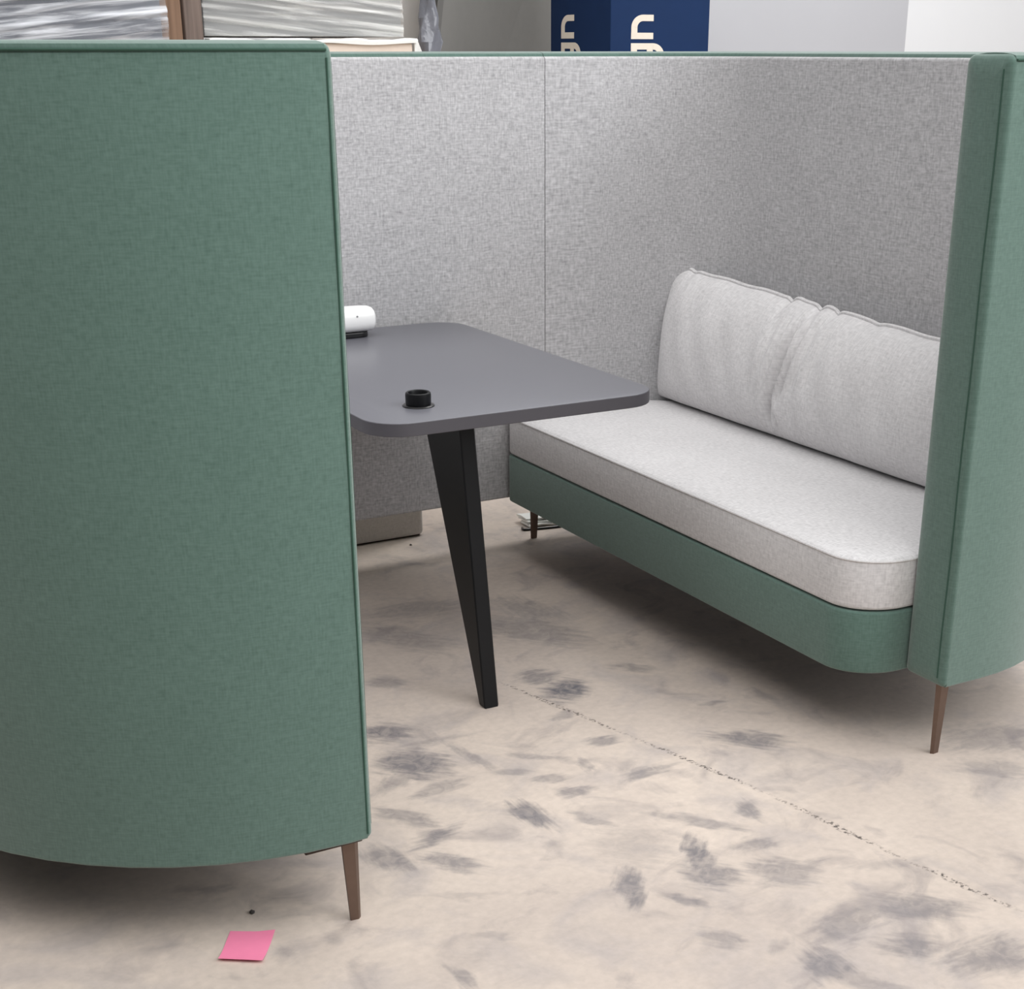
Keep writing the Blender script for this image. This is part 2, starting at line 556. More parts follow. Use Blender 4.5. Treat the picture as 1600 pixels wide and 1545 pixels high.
def inset(poly, d):
    """offset a closed ccw 2D polygon inward by d"""
    m = len(poly)
    out = []
    for i in range(m):
        p0 = Vector(poly[i - 1]); p1 = Vector(poly[i]); p2 = Vector(poly[(i + 1) % m])
        e1 = (p1 - p0); e2 = (p2 - p1)
        if e1.length < 1e-9: e1 = e2
        if e2.length < 1e-9: e2 = e1
        n1 = Vector((-e1.y, e1.x)).normalized(); n2 = Vector((-e2.y, e2.x)).normalized()
        nn = n1 + n2
        if nn.length < 1e-6:
            nn = n1
        nn.normalize()
        k = max(0.35, nn.dot(n1))
        q = p1 + nn * (d / k)
        out.append((q.x, q.y))
    return out


def slab(name, poly, z0, z1, b, mat, parent=None, crown=0.0, bb=None, seg=3, uv=None):
    """upright prism over a 2D outline with rounded top (b) and bottom (bb) rims"""
    bb = b if bb is None else bb
    rings = []
    for i in range(seg + 1):
        a = 0.5 * pi * i / seg
        rings.append([(x, y, z0 + bb - bb * cos(a)) for x, y in inset(poly, bb - bb * sin(a))])
    for i in range(seg + 1):
        a = 0.5 * pi * i / seg
        rings.append([(x, y, z1 - b + b * sin(a)) for x, y in inset(poly, b - b * cos(a))])
    if crown:
        for d, h in ((b + 0.015, crown * 0.4), (b + 0.035, crown * 0.75), (b + 0.065, crown)):
            xs_ = [p[0] for p in poly]
            ys_ = [p[1] for p in poly]
            mx, my = (min(xs_) + max(xs_)) / 2, (min(ys_) + max(ys_)) / 2
            kx = 1 - d / (max(xs_) - mx)
            ky = 1 - d / (max(ys_) - my)
            rings.append([(mx + (x - mx) * kx, my + (y - my) * ky, z1 + h) for x, y in poly])
    v, f = sweep(rings)
    return build(name, v, f, mat, parent)


def box(name, x0, y0, z0, x1, y1, z1, mat, parent=None, b=0.003):
    return slab(name, [(x0, y0), (x1, y0), (x1, y1), (x0, y1)] if b <= 0 else rrect(x0, y0, x1, y1, b, 3),
                z0, z1, max(b, 0.0005), mat, parent)


def obox(name, c, ux, hx, hy, z0, z1, mat, parent=None, b=0.003, lean=(0, 0)):
    """box turned about z: centre c (x,y), ux = angle, half sizes; lean shifts the top"""
    pl = rrect(-hx, -hy, hx, hy, b, 3)
    ca, sa = cos(ux), sin(ux)
    seg = 2
    rings = []
    for zz, d in ((z0, b), (z0 + b, 0), (z1 - b, 0), (z1, b)):
        k = (zz - z0) / (z1 - z0)
        rings.append([(c[0] + x * ca - y * sa + lean[0] * k, c[1] + x * sa + y * ca + lean[1] * k, zz)
                      for x, y in inset(pl, d)])
    v, f = sweep(rings)
    return build(name, v, f, mat, parent)


# ------------------------------------------------------------------ setting
floor = build('floor', [(-8, -6, 0), (10, -6, 0), (10, 8, 0), (-8, 8, 0), (-8, -6, -.2), (10, -6, -.2), (10, 8, -.2), (-8, 8, -.2)],
              [(0, 1, 2, 3), (7, 6, 5, 4), (0, 4, 5, 1), (1, 5, 6, 2), (2, 6, 7, 3), (3, 7, 4, 0)], M_FLOOR, smooth=False)
structure(floor)
structure(box('wall_back', -8, 6.5, 0, 10, 6.7, 6.0, M_WALL, None, 0.002))
structure(box('wall_right', 9.5, -6, 0, 9.7, 6.5, 6.0, M_WALL, None, 0.002))
structure(box('trim_1', -8, 6.485, 0, 9.5, 6.5, 0.12, M_GREYPL, None, 0.002))

# ------------------------------------------------------------------ booth dimensions (metres)
ZB = 0.1706          # underside of upholstery
ZC = 0.3148          # cushion underside
ZS = 0.4350          # cushion top
D = 1.7189           # inner face of the far end
T = 0.1182           # wing thickness
LEN = D + T
FRONT = 0.138        # the seat stands this far in front of the wing ends


def quarter(cx, cy, r, a0, a1, n):
    return [(cx + r * cos(a0 + (a1 - a0) * i / n), cy + r * sin(a0 + (a1 - a0) * i / n)) for i in range(n + 1)]


def wall_path(depth, ro, ri, start, end):
    """outer and inner plan curves of the wrapped back (right-hand sofa, seat towards -x)"""
    n = 14
    xo, xi = depth, depth - T

    def path(x0, xb, y0, y1, r):
        p = []
        for i in range(4):
            p.append((x0 + (xb - r - x0) * i / 4, y0))
        p += quarter(xb - r, y0 + r, r, -pi / 2, 0, n)
        for i in range(1, 8):
            p.append((xb, y0 + r + (y1 - y0 - 2 * r) * i / 8))
        p += quarter(xb - r, y1 - r, r, 0, pi / 2, n)
        for i in range(1, 5):
            p.append((xb - r + (end - xb + r) * i / 4, y1))
        return p
    return path(start, xo, 0, LEN, ro), path(start, xi, T, D, ri)


def wall_sweep(name, outer, inner, prof, tf, mat, parent):
    """prof: closed list of (s, z); s<0..: distance from outer curve, or ('i', d) = distance from inner curve"""
    rings, uvs = [], []
    arc = 0.0
    for i, (o, n_) in enumerate(zip(outer, inner)):
        if i:
            arc += math.hypot(o[0] - outer[i - 1][0], o[1] - outer[i - 1][1])
        ov, iv = Vector(o), Vector(n_)
        d = (iv - ov)
        ln = d.length
        d.normalize()
        ring = []
        for s, z in prof:
            q = (iv - d * s[1]) if isinstance(s, tuple) else (ov + d * s)
            ring.append(tf(q.x, q.y, z))
            uvs.append((arc, z))
        rings.append(ring)
    v, f = sweep(rings)
    return build(name, v, f, mat, parent, uvs=uvs)


def arcpts(cs, cz, r, a0, a1, n=3, inner=False):
    out = []
    for i in range(n + 1):
        a = a0 + (a1 - a0) * i / n
        s = cs + r * cos(a)
        out.append((('i', s) if inner else s, cz + r * sin(a)))
    return out


LIN = 0.02


def shell_profile(H, zb):
    r = 0.006
    return (arcpts(r, zb + r, r, pi, 1.5 * pi) + [(('i', LIN), zb)] + [(('i', LIN), H - 0.001)] +
            arcpts(r, H - r, r, 0.5 * pi, pi))


def lining_profile(H, zb):
    r = 0.009
    # measured from the inner curve outwards (positive = into the wall)
    return ([(('i', LIN - .0005), zb + .001), (('i', r), zb + .001)] +
            [(('i', r - r * sin(a)), zb + .001 + r - r * cos(a)) for a in (0.5, 1.0, 1.5)] +
            [(('i', r - r * cos(a)), H - r + r * sin(a)) for a in (0.0, 0.5, 1.0, 1.5)] +
            [(('i', LIN - .0005), H)])


def crown_profile(H):
    p = []
    n = 8
    for i in range(n + 1):
        a = pi - pi * i / n
        # runs from the outer seam to just behind the lining
        s = 0.5 * (1 - cos(pi * i / n))
        h = 0.012 * (sin(pi * i / n) ** 0.55 if 0 < i < n else 0)
        p.append((s, h))
    return p, H


def make_crown(name, outer, inner, H, tf, mat, parent):
    prof, H = crown_profile(H)
    rings, uvs = [], []
    arc = 0
    for i, (o, n_) in enumerate(zip(outer, inner)):
        if i:
            arc += math.hypot(o[0] - outer[i - 1][0], o[1] - outer[i - 1][1])
        ov, iv = Vector(o), Vector(n_)
        d = iv - ov
        ln = d.length
        d.normalize()
        a, b = 0.0015, ln - 0.009
        ring = [tf(*(ov + d * (a + (b - a) * s)), H + 0.0008 + h) for s, h in prof]
        ring.append(tf(*(ov + d * b), H - 0.006)); ring.append(tf(*(ov + d * a), H - 0.006))
        uvs += [(arc, s * ln + H) for s, h in prof] + [(arc, H), (arc, H)]
        rings.append(ring)
    v, f = sweep(rings)
    return build(name, v, f, mat, parent, uvs=uvs)


def make_leg(name, x, y, ztop, parent, dx=1.0):
    """tapered leg of folded sheet metal: a shallow chevron in section"""
    rings = []
    for k in range(6):
        t = k / 5
        wd = 0.033 + (0.020 - 0.033) * t
        d, th = 0.0045 - 0.0015 * t, 0.005
        ox = dx * -0.0035 * t
        sec = [(-0.5, 0.8), (-0.22, -1.0), (0.5, -0.55)]
        out = [(wd * p, d * q) for p, q in sec] + [(wd * 0.5, d * -0.55 + th), (wd * -0.18, -d + th), (wd * -0.5 + 0.004, d * 0.8 + th * 0.5)]
        rings.append([(x + (px if dx > 0 else -px) + ox, y + py, ztop * (1 - t)) for px, py in out])
    v, f = sweep(rings)
    return build(name, v, f, M_BRONZE, parent, angle=25)


def make_sofa(name, label, x0, mirror, H, zb, depth, ro, ri, leg_dx, seat_cx, back_leg):
    def tf(x, y, z):
        return (x0 - x if mirror else x0 + x, y, z)
    root = thing(name, label, 'sofa', (x0 + (-1 if mirror else 1) * depth / 2, LEN / 2, 0), 'high-back booth sofas')
    outer, inner = wall_path(depth, ro, ri, 0.0104, 0.001)
    sh = wall_sweep('back_shell', outer, inner, shell_profile(H, zb), tf, M_GREEN, root)
    wall_sweep('inner_lining', outer, inner, lining_profile(H, zb), tf, M_GREY, root)
    make_crown('top_panel', outer, inner, H, tf, M_GREEN, root)
    # seam along the outer top edge, its groove shade painted dark green
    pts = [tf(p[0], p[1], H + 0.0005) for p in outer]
    tube('seam_piping', pts, 0.0022, M_SEAM_SHADE, sh, 6)
    # padded strip closing the near wing end
    rings = []
    for xx, d in ((0.0102, 0.0), (0.0090, 0.0), (0.0060, 0.001), (0.0025, 0.0040), (0.0, 0.009), (-0.0030, 0.022), (-0.0045, 0.040)):
        rr = [max(q - d, 0.002) for q in (0.012, 0.012, 0.018, 0.018)]
        rings.append([tf(xx, p, q) for p, q in rrect(d, zb + d, T - d, H + 0.010 - d, rr, 4)])
    v, f = sweep(rings)
    ep = build('end_panel', v, f, M_GREEN, root)
    for yo, sg in ((0.0, -1), (T, 1)):
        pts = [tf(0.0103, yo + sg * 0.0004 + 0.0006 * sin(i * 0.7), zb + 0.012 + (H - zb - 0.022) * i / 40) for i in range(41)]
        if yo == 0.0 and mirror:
            tube('seam_piping', pts, 0.0017, M_SEAM_SHADE, ep, 6)
    # seam near the outer edge, a dark tube painting its groove shade
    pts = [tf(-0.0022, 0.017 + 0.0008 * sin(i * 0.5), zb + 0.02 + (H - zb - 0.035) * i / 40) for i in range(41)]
    tube('shaded_seam', pts, 0.0016, M_SEAM_SHADE, ep, 6)
    # seat outline (plan)
    cx, rx, ry = seat_cx, 0.125, 0.112
    g = 0.002

    def seat_outline(off):
        p = []
        for i in range(13):      # near front corner
            a = 1.5 * pi - 0.5 * pi * i / 12
            p.append((cx + rx * cos(a), T + g + ry + ry * sin(a)))
        for i in range(13):      # far front corner
            a = pi - 0.5 * pi * i / 12
            p.append((cx - rx + 0.035 + 0.035 * cos(a), D - g - 0.035 + 0.035 * sin(a)))
        xi = depth - T - g
        p.append((xi - ri, D - g))
        p += quarter(xi - ri, D - g - ri, ri, pi / 2, 0, 10)[1:]
        p += quarter(xi - ri, T + g + ri, ri, 0, -pi / 2, 10)
        p = [tf(q[0], q[1], 0)[:2] for q in p]
        # ccw order
        ar = sum(p[i - 1][0] * p[i][1] - p[i][0] * p[i - 1][1] for i in range(len(p)))
        if ar < 0:
            p.reverse()
        return p
    so = seat_outline(0)
    slab('seat_base', so, zb, ZC - 0.003, 0.006, M_GREEN, root)
    slab('bounce_blocker', inset(so, 0.022), zb - 0.0025, zb + 0.001, 0.001, M_BOUNCE_BLACK, root)  # unseen slab added to cut floor bounce and deepen the shadow below
    so2 = inset(so, 0.002)
    cu = slab('seat_cushion', so2, ZC, ZS - 0.004, 0.012, M_CUSH, root, crown=0.006, bb=0.010, seg=3)
    tube('seam_piping', [(x, y, ZS - 0.0105) for x, y in inset(so2, 0.0012)], 0.0030, M_CUSH, cu, 6, closed=True)
    # legs under the corners
    for lx, ly, dy in ((0.032, 0.032, 0), (0.012, LEN - 0.030, 0), (depth - 0.14, back_leg, 0), (depth - 0.14, LEN - back_leg, 0)):
        p = tf(lx, ly, 0)
        make_leg('leg', p[0], p[1], zb + 0.002, root, leg_dx)
        if mirror and ly < 0.1:
            q = tf(lx + 0.035, ly + 0.004, 0)
            hx, hy = 0.052, 0.022
        else:
            q = tf(lx + (0.02 if lx < 0.1 else 0), ly + (0.045 if ly < 0.9 else -0.045), 0)
            hx, hy = 0.022, 0.042
        box('mounting_plate', q[0] - hx, q[1] - hy, zb - 0.009, q[0] + hx, q[1] + hy, zb + 0.001, M_DARKMETAL, root, 0.002)
    return root


sofa_r = make_sofa('booth_sofa', 'green high-back booth sofa with light grey seat cushion facing the table, on the right',
                   0.0, False, 1.4009, ZB, 0.625, 0.52, 0.33, 1.0, -0.013, 0.62)
sofa_l = make_sofa('booth_sofa', 'green high-back booth sofa seen from its curved outer side, in the left foreground',
                   -1.3007, True, 1.4181, ZB, 0.70, 0.66, 0.40, -1.0, 0.09, 0.70)

# ------------------------------------------------------------------ link panel between the sofas
XL = -1.3007
pan = thing('screen_panel', 'grey upholstered back screen joining the two green sofas behind the table', 'screen', (XL / 2, D + T / 2, 0))
po = [(XL + 0.001 + (-XL - 0.002) * i / 10, LEN) for i in range(11)]
pn = [(p[0], D) for p in po]
idt = lambda x, y, z: (x, y, z)
H = 1.4009
wall_sweep('back_shell', po, pn, shell_profile(H, ZB), idt, M_GREEN, pan)
wall_sweep('inner_lining', po, pn, lining_profile(H, ZB), idt, M_GREY, pan)
make_crown('top_panel', po, pn, H, idt, M_GREEN, pan)

# ------------------------------------------------------------------ bolster pillow on the right sofa
def make_pillow():
    # rest line: bottom front edge y 0.36..1.62, leaning on the back of the sofa
    yc, half = 1.010, 0.660
    root = thing('bolster_pillow', 'long light grey bolster pillow with piped top edge, leaning on the right sofa', 'pillow', (0.41, yc, ZS))
    hgt = 0.352
    nu, nv = 260, 48
    random.seed(3)
    # creases: (u at top, u at bottom, depth, width, v0, v1)
    creases = [(-0.010, 0.075, 0.020, 0.018, 0.05, 0.95), (-0.060, 0.035, 0.016, 0.016, 0.25, 1.0), (0.050, 0.110, 0.010, 0.020, 0.30, 0.95),
               (-0.110, -0.030, 0.008, 0.022, 0.35, 1.0), (0.020, 0.050, 0.010, 0.012, 0.0, 0.32), (0.110, 0.160, 0.006, 0.024, 0.4, 0.95),
               (-0.16, -0.125, 0.006, 0.014, 0.02, 0.3), (0.035, 0.005, 0.008, 0.011, 0.0, 0.30), (-0.20, -0.12, 0.004, 0.03, 0.4, 1.0)]

    def thick(u, v):
        eu = max(0.0, 1 - abs(u) ** 7) ** 0.5
        ev = max(0.0, 1 - abs(2 * v - 1) ** 2.2) ** 0.55
        return 0.092 * eu ** 0.8 * ev

    def rim_wave(u):
        g_ = lambda c, w_: math.exp(-((u - c) / w_) ** 2)
        return 0.0015 * sin(u * 23.0) - 0.009 * g_(0.165, 0.018) + 0.004 * g_(0.12, 0.03) - 0.010 * g_(-0.02, 0.02) + 0.006 * g_(-0.07, 0.035) - 0.008 * g_(-0.13, 0.014) - 0.004 * g_(-0.36, 0.03) - 0.006 * g_(0.86, 0.025)

    verts, uvs = [], []

    def pos(u, v, side):
        # u in -1..1 (toward +y = far end), v 0 bottom .. 1 top; side -1 front, +1 back
        uu = u
        pinch = 1 - 0.10 * (abs(2 * v - 1) ** 0.0) * 0
        endpull = 0.030 * (1 - abs(2 * v - 1) ** 2) * (abs(u) ** 8)
        y = yc + half * uu * (1 - endpull)
        ears = 0.010 * max(0, abs(u) - 0.93) / 0.07
        z = v * hgt + (rim_wave(u) if v > 0.5 else 0) * max(0, (v - 0.5) * 2) ** 2 + (ears if v > 0.5 else -0.0) * (abs(2 * v - 1) ** 3)
        th = thick(u, v)
        cr = 0
        if side < 0:
            for ut, ub, dp, wd, v0, v1 in creases:
                ucn = ub + (ut - ub) * v + 0.012 * sin(v * 7)
                fall = max(0, min(1, (v - v0) / 0.15)) * max(0, min(1, (v1 - v) / 0.15))
                q = (u - ucn) / wd
                cr += 1.5 * fall * dp * (math.exp(-q * q) - 0.6 * math.exp(-((u - ucn - 2.0 * wd) / wd) ** 2))
            cr += 0.0025 * sin(u * 14 + v * 5) * th / 0.07 + 0.0015 * sin(u * 31 - v * 9) * th / 0.07
        off = side * (th - min(cr, th * 0.6))
        # the lower part sits on the cushion: flatten
        lean = 0.058 * v
        xb = 0.372 + lean + off * (1.0 if side < 0 else 0.85)
        zz = ZS + 0.006 + z + 0.026 * u * v
        return (xb, y, zz)
    idx = {}
    faces = []
    for side in (-1, 1):
        for i in range(nu + 1):
            for j in range(nv + 1):
                u = -1 + 2 * i / nu
                v = 0.5 - 0.5 * cos(pi * j / nv)
                u = sin(u * pi / 2) * 0.35 + u * 0.65
                rim = i in (0, nu) or j in (0, nv)
                if rim and side == 1:
                    idx[(1, i, j)] = idx[(-1, i, j)]
                    continue
                idx[(side, i, j)] = len(verts)
                verts.append(pos(u, v, side))
                uvs.append((u * half, v * hgt))
        for i in range(nu):
            for j in range(nv):
                faces.append((idx[(side, i, j)], idx[(side, i + 1, j)], idx[(side, i + 1, j + 1)], idx[(side, i, j + 1)]))
    c = build('pillow_cover', verts, faces, M_CUSH, root, uvs=uvs, angle=70)
    rim = [verts[idx[(-1, i, nv)]] for i in range(nu + 1)]
    rim = rim + [verts[idx[(-1, nu, j)]] for j in range(nv - 1, -1, -1)]
    rim = [verts[idx[(-1, 0, j)]] for j in range(0, nv)] + rim
    wob = []
    for k, p in enumerate(rim):
        wob.append((p[0], p[1], p[2] + 0.003))
    tube('piping', wob, 0.0055, M_CUSH, root, 7)
    return root


make_pillow()

# ------------------------------------------------------------------ table
tab = thing('table', 'charcoal grey rectangular table with rounded corners and black tapered leg inside the booth', 'table', (-0.65, 1.15, 0))
ol = rrect(-1.0, 0.622, -0.312, 1.690, 0.085, 8)
slab('table_top', inset(ol, 0.0008), 0.6935, 0.720, 0.0015, M_TABLE, tab)
# edge band
rings = [[(x, y, z) for x, y in inset(ol, d)] for z, d in ((0.692, 0.004), (0.692, 0.001), (0.693, 0.0), (0.7185, 0.0), (0.7192, 0.0008), (0.7192, 0.004))]
v, f = sweep(rings, True, False, False)
n = len(ol)
for j in range(n):
    k = (j + 1) % n
    f.append((5 * n + j, 5 * n + k, k, j))
build('edge_band', v, f, M_TABLE_EDGE, tab)
# blade leg: profile in the y-z plane, thickness in x
xs = (-0.722, -0.684)
prof = [(0.720, 0.0), (0.748, 0.0), (0.86, 0.27), (1.035, 0.692), (0.826, 0.692), (0.766, 0.30)]
rings = []
for x, d in ((xs[0], 0.003), (xs[0] + 0.003, 0.0), (xs[1] - 0.003, 0.0), (xs[1], 0.003)):
    rings.append([(x, a, b) for a, b in inset(prof, d)])
v, f = sweep(rings)
build('leg', v, f, M_BLACK, tab, angle=25)
box('mounting_plate', -0.78, 0.80, 0.686, -0.626, 1.10, 0.693, M_BLACK, tab, 0.002)
box('wall_bracket', -0.95, 1.640, 0.640, -0.35, 1.7185, 0.6925, M_BLACK, tab, 0.003)


def lathe(name, c, prof, mat, parent, n=40):
    rings = [[(c[0] + r * cos(2 * pi * k / n), c[1] + r * sin(2 * pi * k / n), z) for k in range(n)] for r, z in prof]
    v, f = sweep(rings)
    return build(name, v, f, mat, parent, angle=40)


gc = (-0.846, 0.760)
gr = thing('cable_grommet', 'black round cable grommet standing up near the front edge of the table top', 'grommet', (gc[0], gc[1], 0.72))
lathe('flange', gc, [(0.020, 0.7201), (0.0345, 0.7201), (0.0345, 0.7215), (0.033, 0.7228), (0.0285, 0.7235), (0.020, 0.7235)], M_BLACKPL, gr)
lathe('collar', gc, [(0.0262, 0.723), (0.0272, 0.727), (0.0275, 0.744), (0.0268, 0.748), (0.0245, 0.7498), (0.0215, 0.7488), (0.0205, 0.746), (0.0200, 0.734), (0.0, 0.7335)][:-1] + [(0.019, 0.733)], M_BLACK, gr)
ctr = lathe('socket_insert', gc, [(0.0185, 0.728), (0.0185, 0.737), (0.0170, 0.7385), (0.004, 0.7385)], M_BLACKPL, gr)

# white rounded device on the far end of the table
dv = thing('conference_speaker', 'white rounded tabletop device standing at the far left end of the table', 'speaker', (-0.70, 1.59, 0.72))
zc0, hh = 0.7645, 0.0335


def capsule(name, cx, cy, cz, L2, ry, rz, mat, parent, e=2.6):
    rings = []
    n = 28
    m = 24
    for i in range(m + 1):
        a = pi * i / m
        x = -cos(a)
        s = sin(a)
        # rounded stadium ends
        px = cx + (L2 - rz) * max(-1, min(1, x * 1.6)) + (rz * (x + (0.0)) if True else 0)
        sc = max(0.02, (1 - max(0.0, (abs(x) - 0.35) / 0.65) ** 2.2) ** 0.5)
        ring = []
        for k in range(n):
            b = 2 * pi * k / n
            c_, s_ = cos(b), sin(b)
            ring.append((px, cy + ry * sc * math.copysign(abs(c_) ** (2 / e), c_), cz + rz * sc * math.copysign(abs(s_) ** (2 / e), s_)))
        rings.append(ring)
    v, f = sweep(rings)
    return build(name, v, f, mat, parent, angle=60)


body = capsule('casing', -0.715, 1.595, zc0, 0.125, 0.040, hh, M_WHITEPL, dv)
for q, zz in ((-0.652, zc0 + 0.012),):
    lathe_pts = []
    rings = []
    for yy, r in ((1.5563, 0.0001), (1.5548, 0.0024), (1.557, 0.0028)):
        rings.append([(q + r * cos(2 * pi * k / 12), yy, zz + r * sin(2 * pi * k / 12)) for k in range(12)])
    v, f = sweep(rings)
    build('indicator_light', v, f, M_GREYPL, body)
slab('base_foot', rrect(-0.82, 1.562, -0.612, 1.628, 0.03, 6), 0.7202, 0.734, 0.003, M_BLACKPL, dv)

# ------------------------------------------------------------------ pink sticky note and debris on the floor
pc = [(-1.536, 0.102), (-1.583, 0.022), (-1.520, -0.020), (-1.468, 0.062)]
nn = 8
vv, ff = [], []
for lay in (0, 1):
    for i in range(nn + 1):
        for j in range(nn + 1):
            a, b = i / nn, j / nn
            x = (pc[0][0] * (1 - a) + pc[1][0] * a) * (1 - b) + (pc[3][0] * (1 - a) + pc[2][0] * a) * b
            y = (pc[0][1] * (1 - a) + pc[1][1] * a) * (1 - b) + (pc[3][1] * (1 - a) + pc[2][1] * a) * b
            lift = 0.006 * max(0, a - 0.55) ** 2 / 0.2 + 0.004 * max(0, (1 - a) * b - 0.6) / 0.4
            vv.append((x, y, 0.0004 + lift + (0.0004 if lay else 0)))
K = (nn + 1) ** 2
for i in range(nn):
    for j in range(nn):
        q = i * (nn + 1) + j
        ff.append((q, q + 1, q + nn + 2, q + nn + 1))
        ff.append((K + q, K + q + nn + 1, K + q + nn + 2, K + q + 1))
ring = [i * (nn + 1) for i in range(nn)] + [nn * (nn + 1) + j for j in range(nn)] + [i * (nn + 1) + nn for i in range(nn, 0, -1)] + [j for j in range(nn, 0, -1)]
for a, b in zip(ring, ring[1:] + ring[:1]):
    ff.append((a, b, b + K, a + K))
tag(build('sticky_note', vv, ff, M_PINK), 'bright pink square sticky note lying on the concrete floor beside the left sofa leg', 'paper note')


def crumb(x, y, s, seed, flat=0.5):
    r = random.Random(seed)
    bm = bmesh.new()
    bmesh.ops.create_icosphere(bm, subdivisions=1, radius=1)
    vs_ = [(x + v.co.x * s * r.uniform(.6, 1.3), y + v.co.y * s * r.uniform(.6, 1.3), max(0.0, (v.co.z + 1) * s * flat * r.uniform(.6, 1.1))) for v in bm.verts]
    fs_ = [tuple(v.index for v in f_.verts) for f_ in bm.faces]
    bm.free()
    return build('floor_crumb', vs_, fs_, M_CRUMB, smooth=False)


tag(crumb(-1.484, 0.140, 0.006, 3), 'small dark crumb of debris on the floor just behind the pink note', 'debris')
tag(crumb(-0.325, -0.707, 0.0045, 8), 'tiny black speck of debris at the bottom right on the floor', 'debris')
tag(crumb(-0.36, 1.93, 0.005, 9), 'tiny dark speck of debris on the floor in front of the pale block', 'debris')

# folded white film and dark cord behind the far leg of the right sofa
wf = thing('film_scrap', 'folded scrap of white film on the floor behind the far leg of the right sofa', 'scrap', (0.12, 1.97, 0))
for k, (zz, dy) in enumerate(((0.004, 0.0), (0.013, 0.010), (0.022, 0.022))):
    rings = []
    for i in range(13):
        t = i / 12
        x = 0.045 + 0.26 * t
        y = 1.93 + dy - 0.02 * t + 0.006 * sin(t * 9 + k)
        z = zz + 0.002 * sin(t * 12 + k * 2)
        hw = 0.034
        rings.append([(x, y - hw, z), (x, y - hw, z + 0.005), (x, y, z + 0.008), (x, y + hw, z + 0.005), (x, y + hw, z)])
    v, f = sweep(rings)
    build('film_layer', v, f, M_WHITEFILM, wf, angle=50)
pts = []
for i in range(25):
    t = i / 24
    a = 2.6 + 2.3 * t
    pts.append((0.045 + 0.028 * cos(a) + 0.24 * max(0, t - 0.3), 1.885 + 0.022 * sin(a) - 0.02 * t + 0.012, 0.0042))
tag(tube('cord', pts, 0.004, M_BLACKPL, None, 8), 'thin black cord on the floor under the far end of the right sofa', 'cord')

# ------------------------------------------------------------------ low block behind the screen
ob = thing('upholstered_block', 'low pale grey upholstered block on the floor behind the back screen', 'ottoman', (-0.7, 2.3, 0))
slab('block_body', rrect(-1.15, 2.0, -0.279, 2.55, 0.02, 5), 0.004, 0.38, 0.012, M_BLOCK, ob)
slab('base_board', rrect(-1.14, 2.01, -0.289, 2.54, 0.01, 3), 0.0, 0.006, 0.001, M_DARKMETAL, ob)

# ------------------------------------------------------------------ storage behind the booth
def film_sheet(name, x0, x1, z0, z1, y, amp, seed, slope, parent, mat, nx=90, nz=110, depth=0.4, lines=60):
    """stretch film wound round a load: front face with taut ridges, both sides wrapped back"""
    r = random.Random(seed)
    rid = [(r.uniform(z0, z1), r.gauss(slope, 0.03), r.uniform(0.004, 0.012), r.uniform(0.4, 1.0), r.uniform(0, 6)) for _ in range(lines)]
    path = [(x0, y + depth), (x0, y + depth / 2)] + [(x0 + (x1 - x0) * i / nx, y) for i in range(nx + 1)] + [(x1, y + depth / 2), (x1, y + depth)]
    rings = []
    uvs = []
    for (px, py) in path:
        ring = []
        for j in range(nz + 1):
            z = z0 + (z1 - z0) * j / nz
            h = 0
            for zc_, sl, wd, am, ph in rid:
                dz = z - (zc_ + sl * (px - x0) + 0.006 * sin(px * 6 + ph))
                if abs(dz) < wd * 3:
                    h += am * math.exp(-(dz / wd) ** 2)
            k = 1.0
            ring.append((px, py - amp * min(h, 1.5) * (1 if py == y else 0) - 0.002, z))
            uvs.append((px + (py - y), z - slope * px))
        rings.append(ring)
    v, f = sweep(rings, False, False, False)
    return build(name, v, f, mat, parent, uvs=uvs, angle=80, fix=False)


# 1 dark wrapped load at far left
YA = 3.8
a1 = thing('wrapped_load', 'tall dark grey load in clear stretch film behind the left sofa', 'wrapped load', (-1.2, YA + 0.4, 0), 'film-wrapped loads behind the booth')
box('carton', -1.9, YA + 0.01, 0.12, -0.455, YA + 0.8, 2.1, M_DARKWRAP, a1, 0.006)
film_sheet('stretch_film', -1.915, -0.437, 0.10, 2.115, YA, 0.010, 5, 0.10, a1, M_FILM, depth=0.79, lines=150, nz=320)
for px in (-1.8, -1.18, -0.56):
    box('pallet_bearer', px - 0.05, YA + 0.03, 0.0, px + 0.05, YA + 0.78, 0.12, M_WOOD1, a1, 0.003)

# 2 timber post made of two boards
pst = thing('timber_post', 'brown timber post of two boards between the two wrapped loads', 'post', (-0.335, 3.95, 0))
obox('board', (-0.388, 3.93), R(-6), 0.040, 0.02, 0.0, 2.3, M_WOOD1, pst, 0.004)
obox('board', (-0.304, 3.945), R(20), 0.042, 0.02, 0.0, 2.3, M_WOOD2, pst, 0.004)

# 3 grey wrapped load standing on a cream carton
YB = 4.0
a2 = thing('carton', 'cream cardboard carton with white film lip, under the grey wrapped load', 'carton', (0.2, YB + 0.35, 0))
box('carton_body', -0.24, YB - 0.05, 0.0, 0.625, YB + 0.8, 1.444, M_CREAM, a2, 0.008)
rings = []
for i in range(31):
    t = i / 30
    x = -0.238 + 0.878 * t
    zt = 1.457 + 0.003 * sin(t * 21) + 0.002 * sin(t * 47)
    zl = 1.440 + 0.004 * sin(t * 13 + 1)
    yy = YB - 0.062
    rings.append([(x, yy + 0.06, zt + .001), (x, yy, zt), (x, yy - 0.008, zt - 0.006), (x, yy - 0.008, zl), (x, yy + 0.003, zl), (x, yy + 0.06, 1.4445)])
v, f = sweep(rings)
build('film_lip', v, f, M_WHITEFILM, a2)
fl = [(0.628, YB - 0.06, 1.458), (0.628, YB - 0.06, 1.38), (0.72, YB + 0.02, 1.37), (0.700, YB + 0.02, 1.405), (0.66, YB - 0.03, 1.446)]
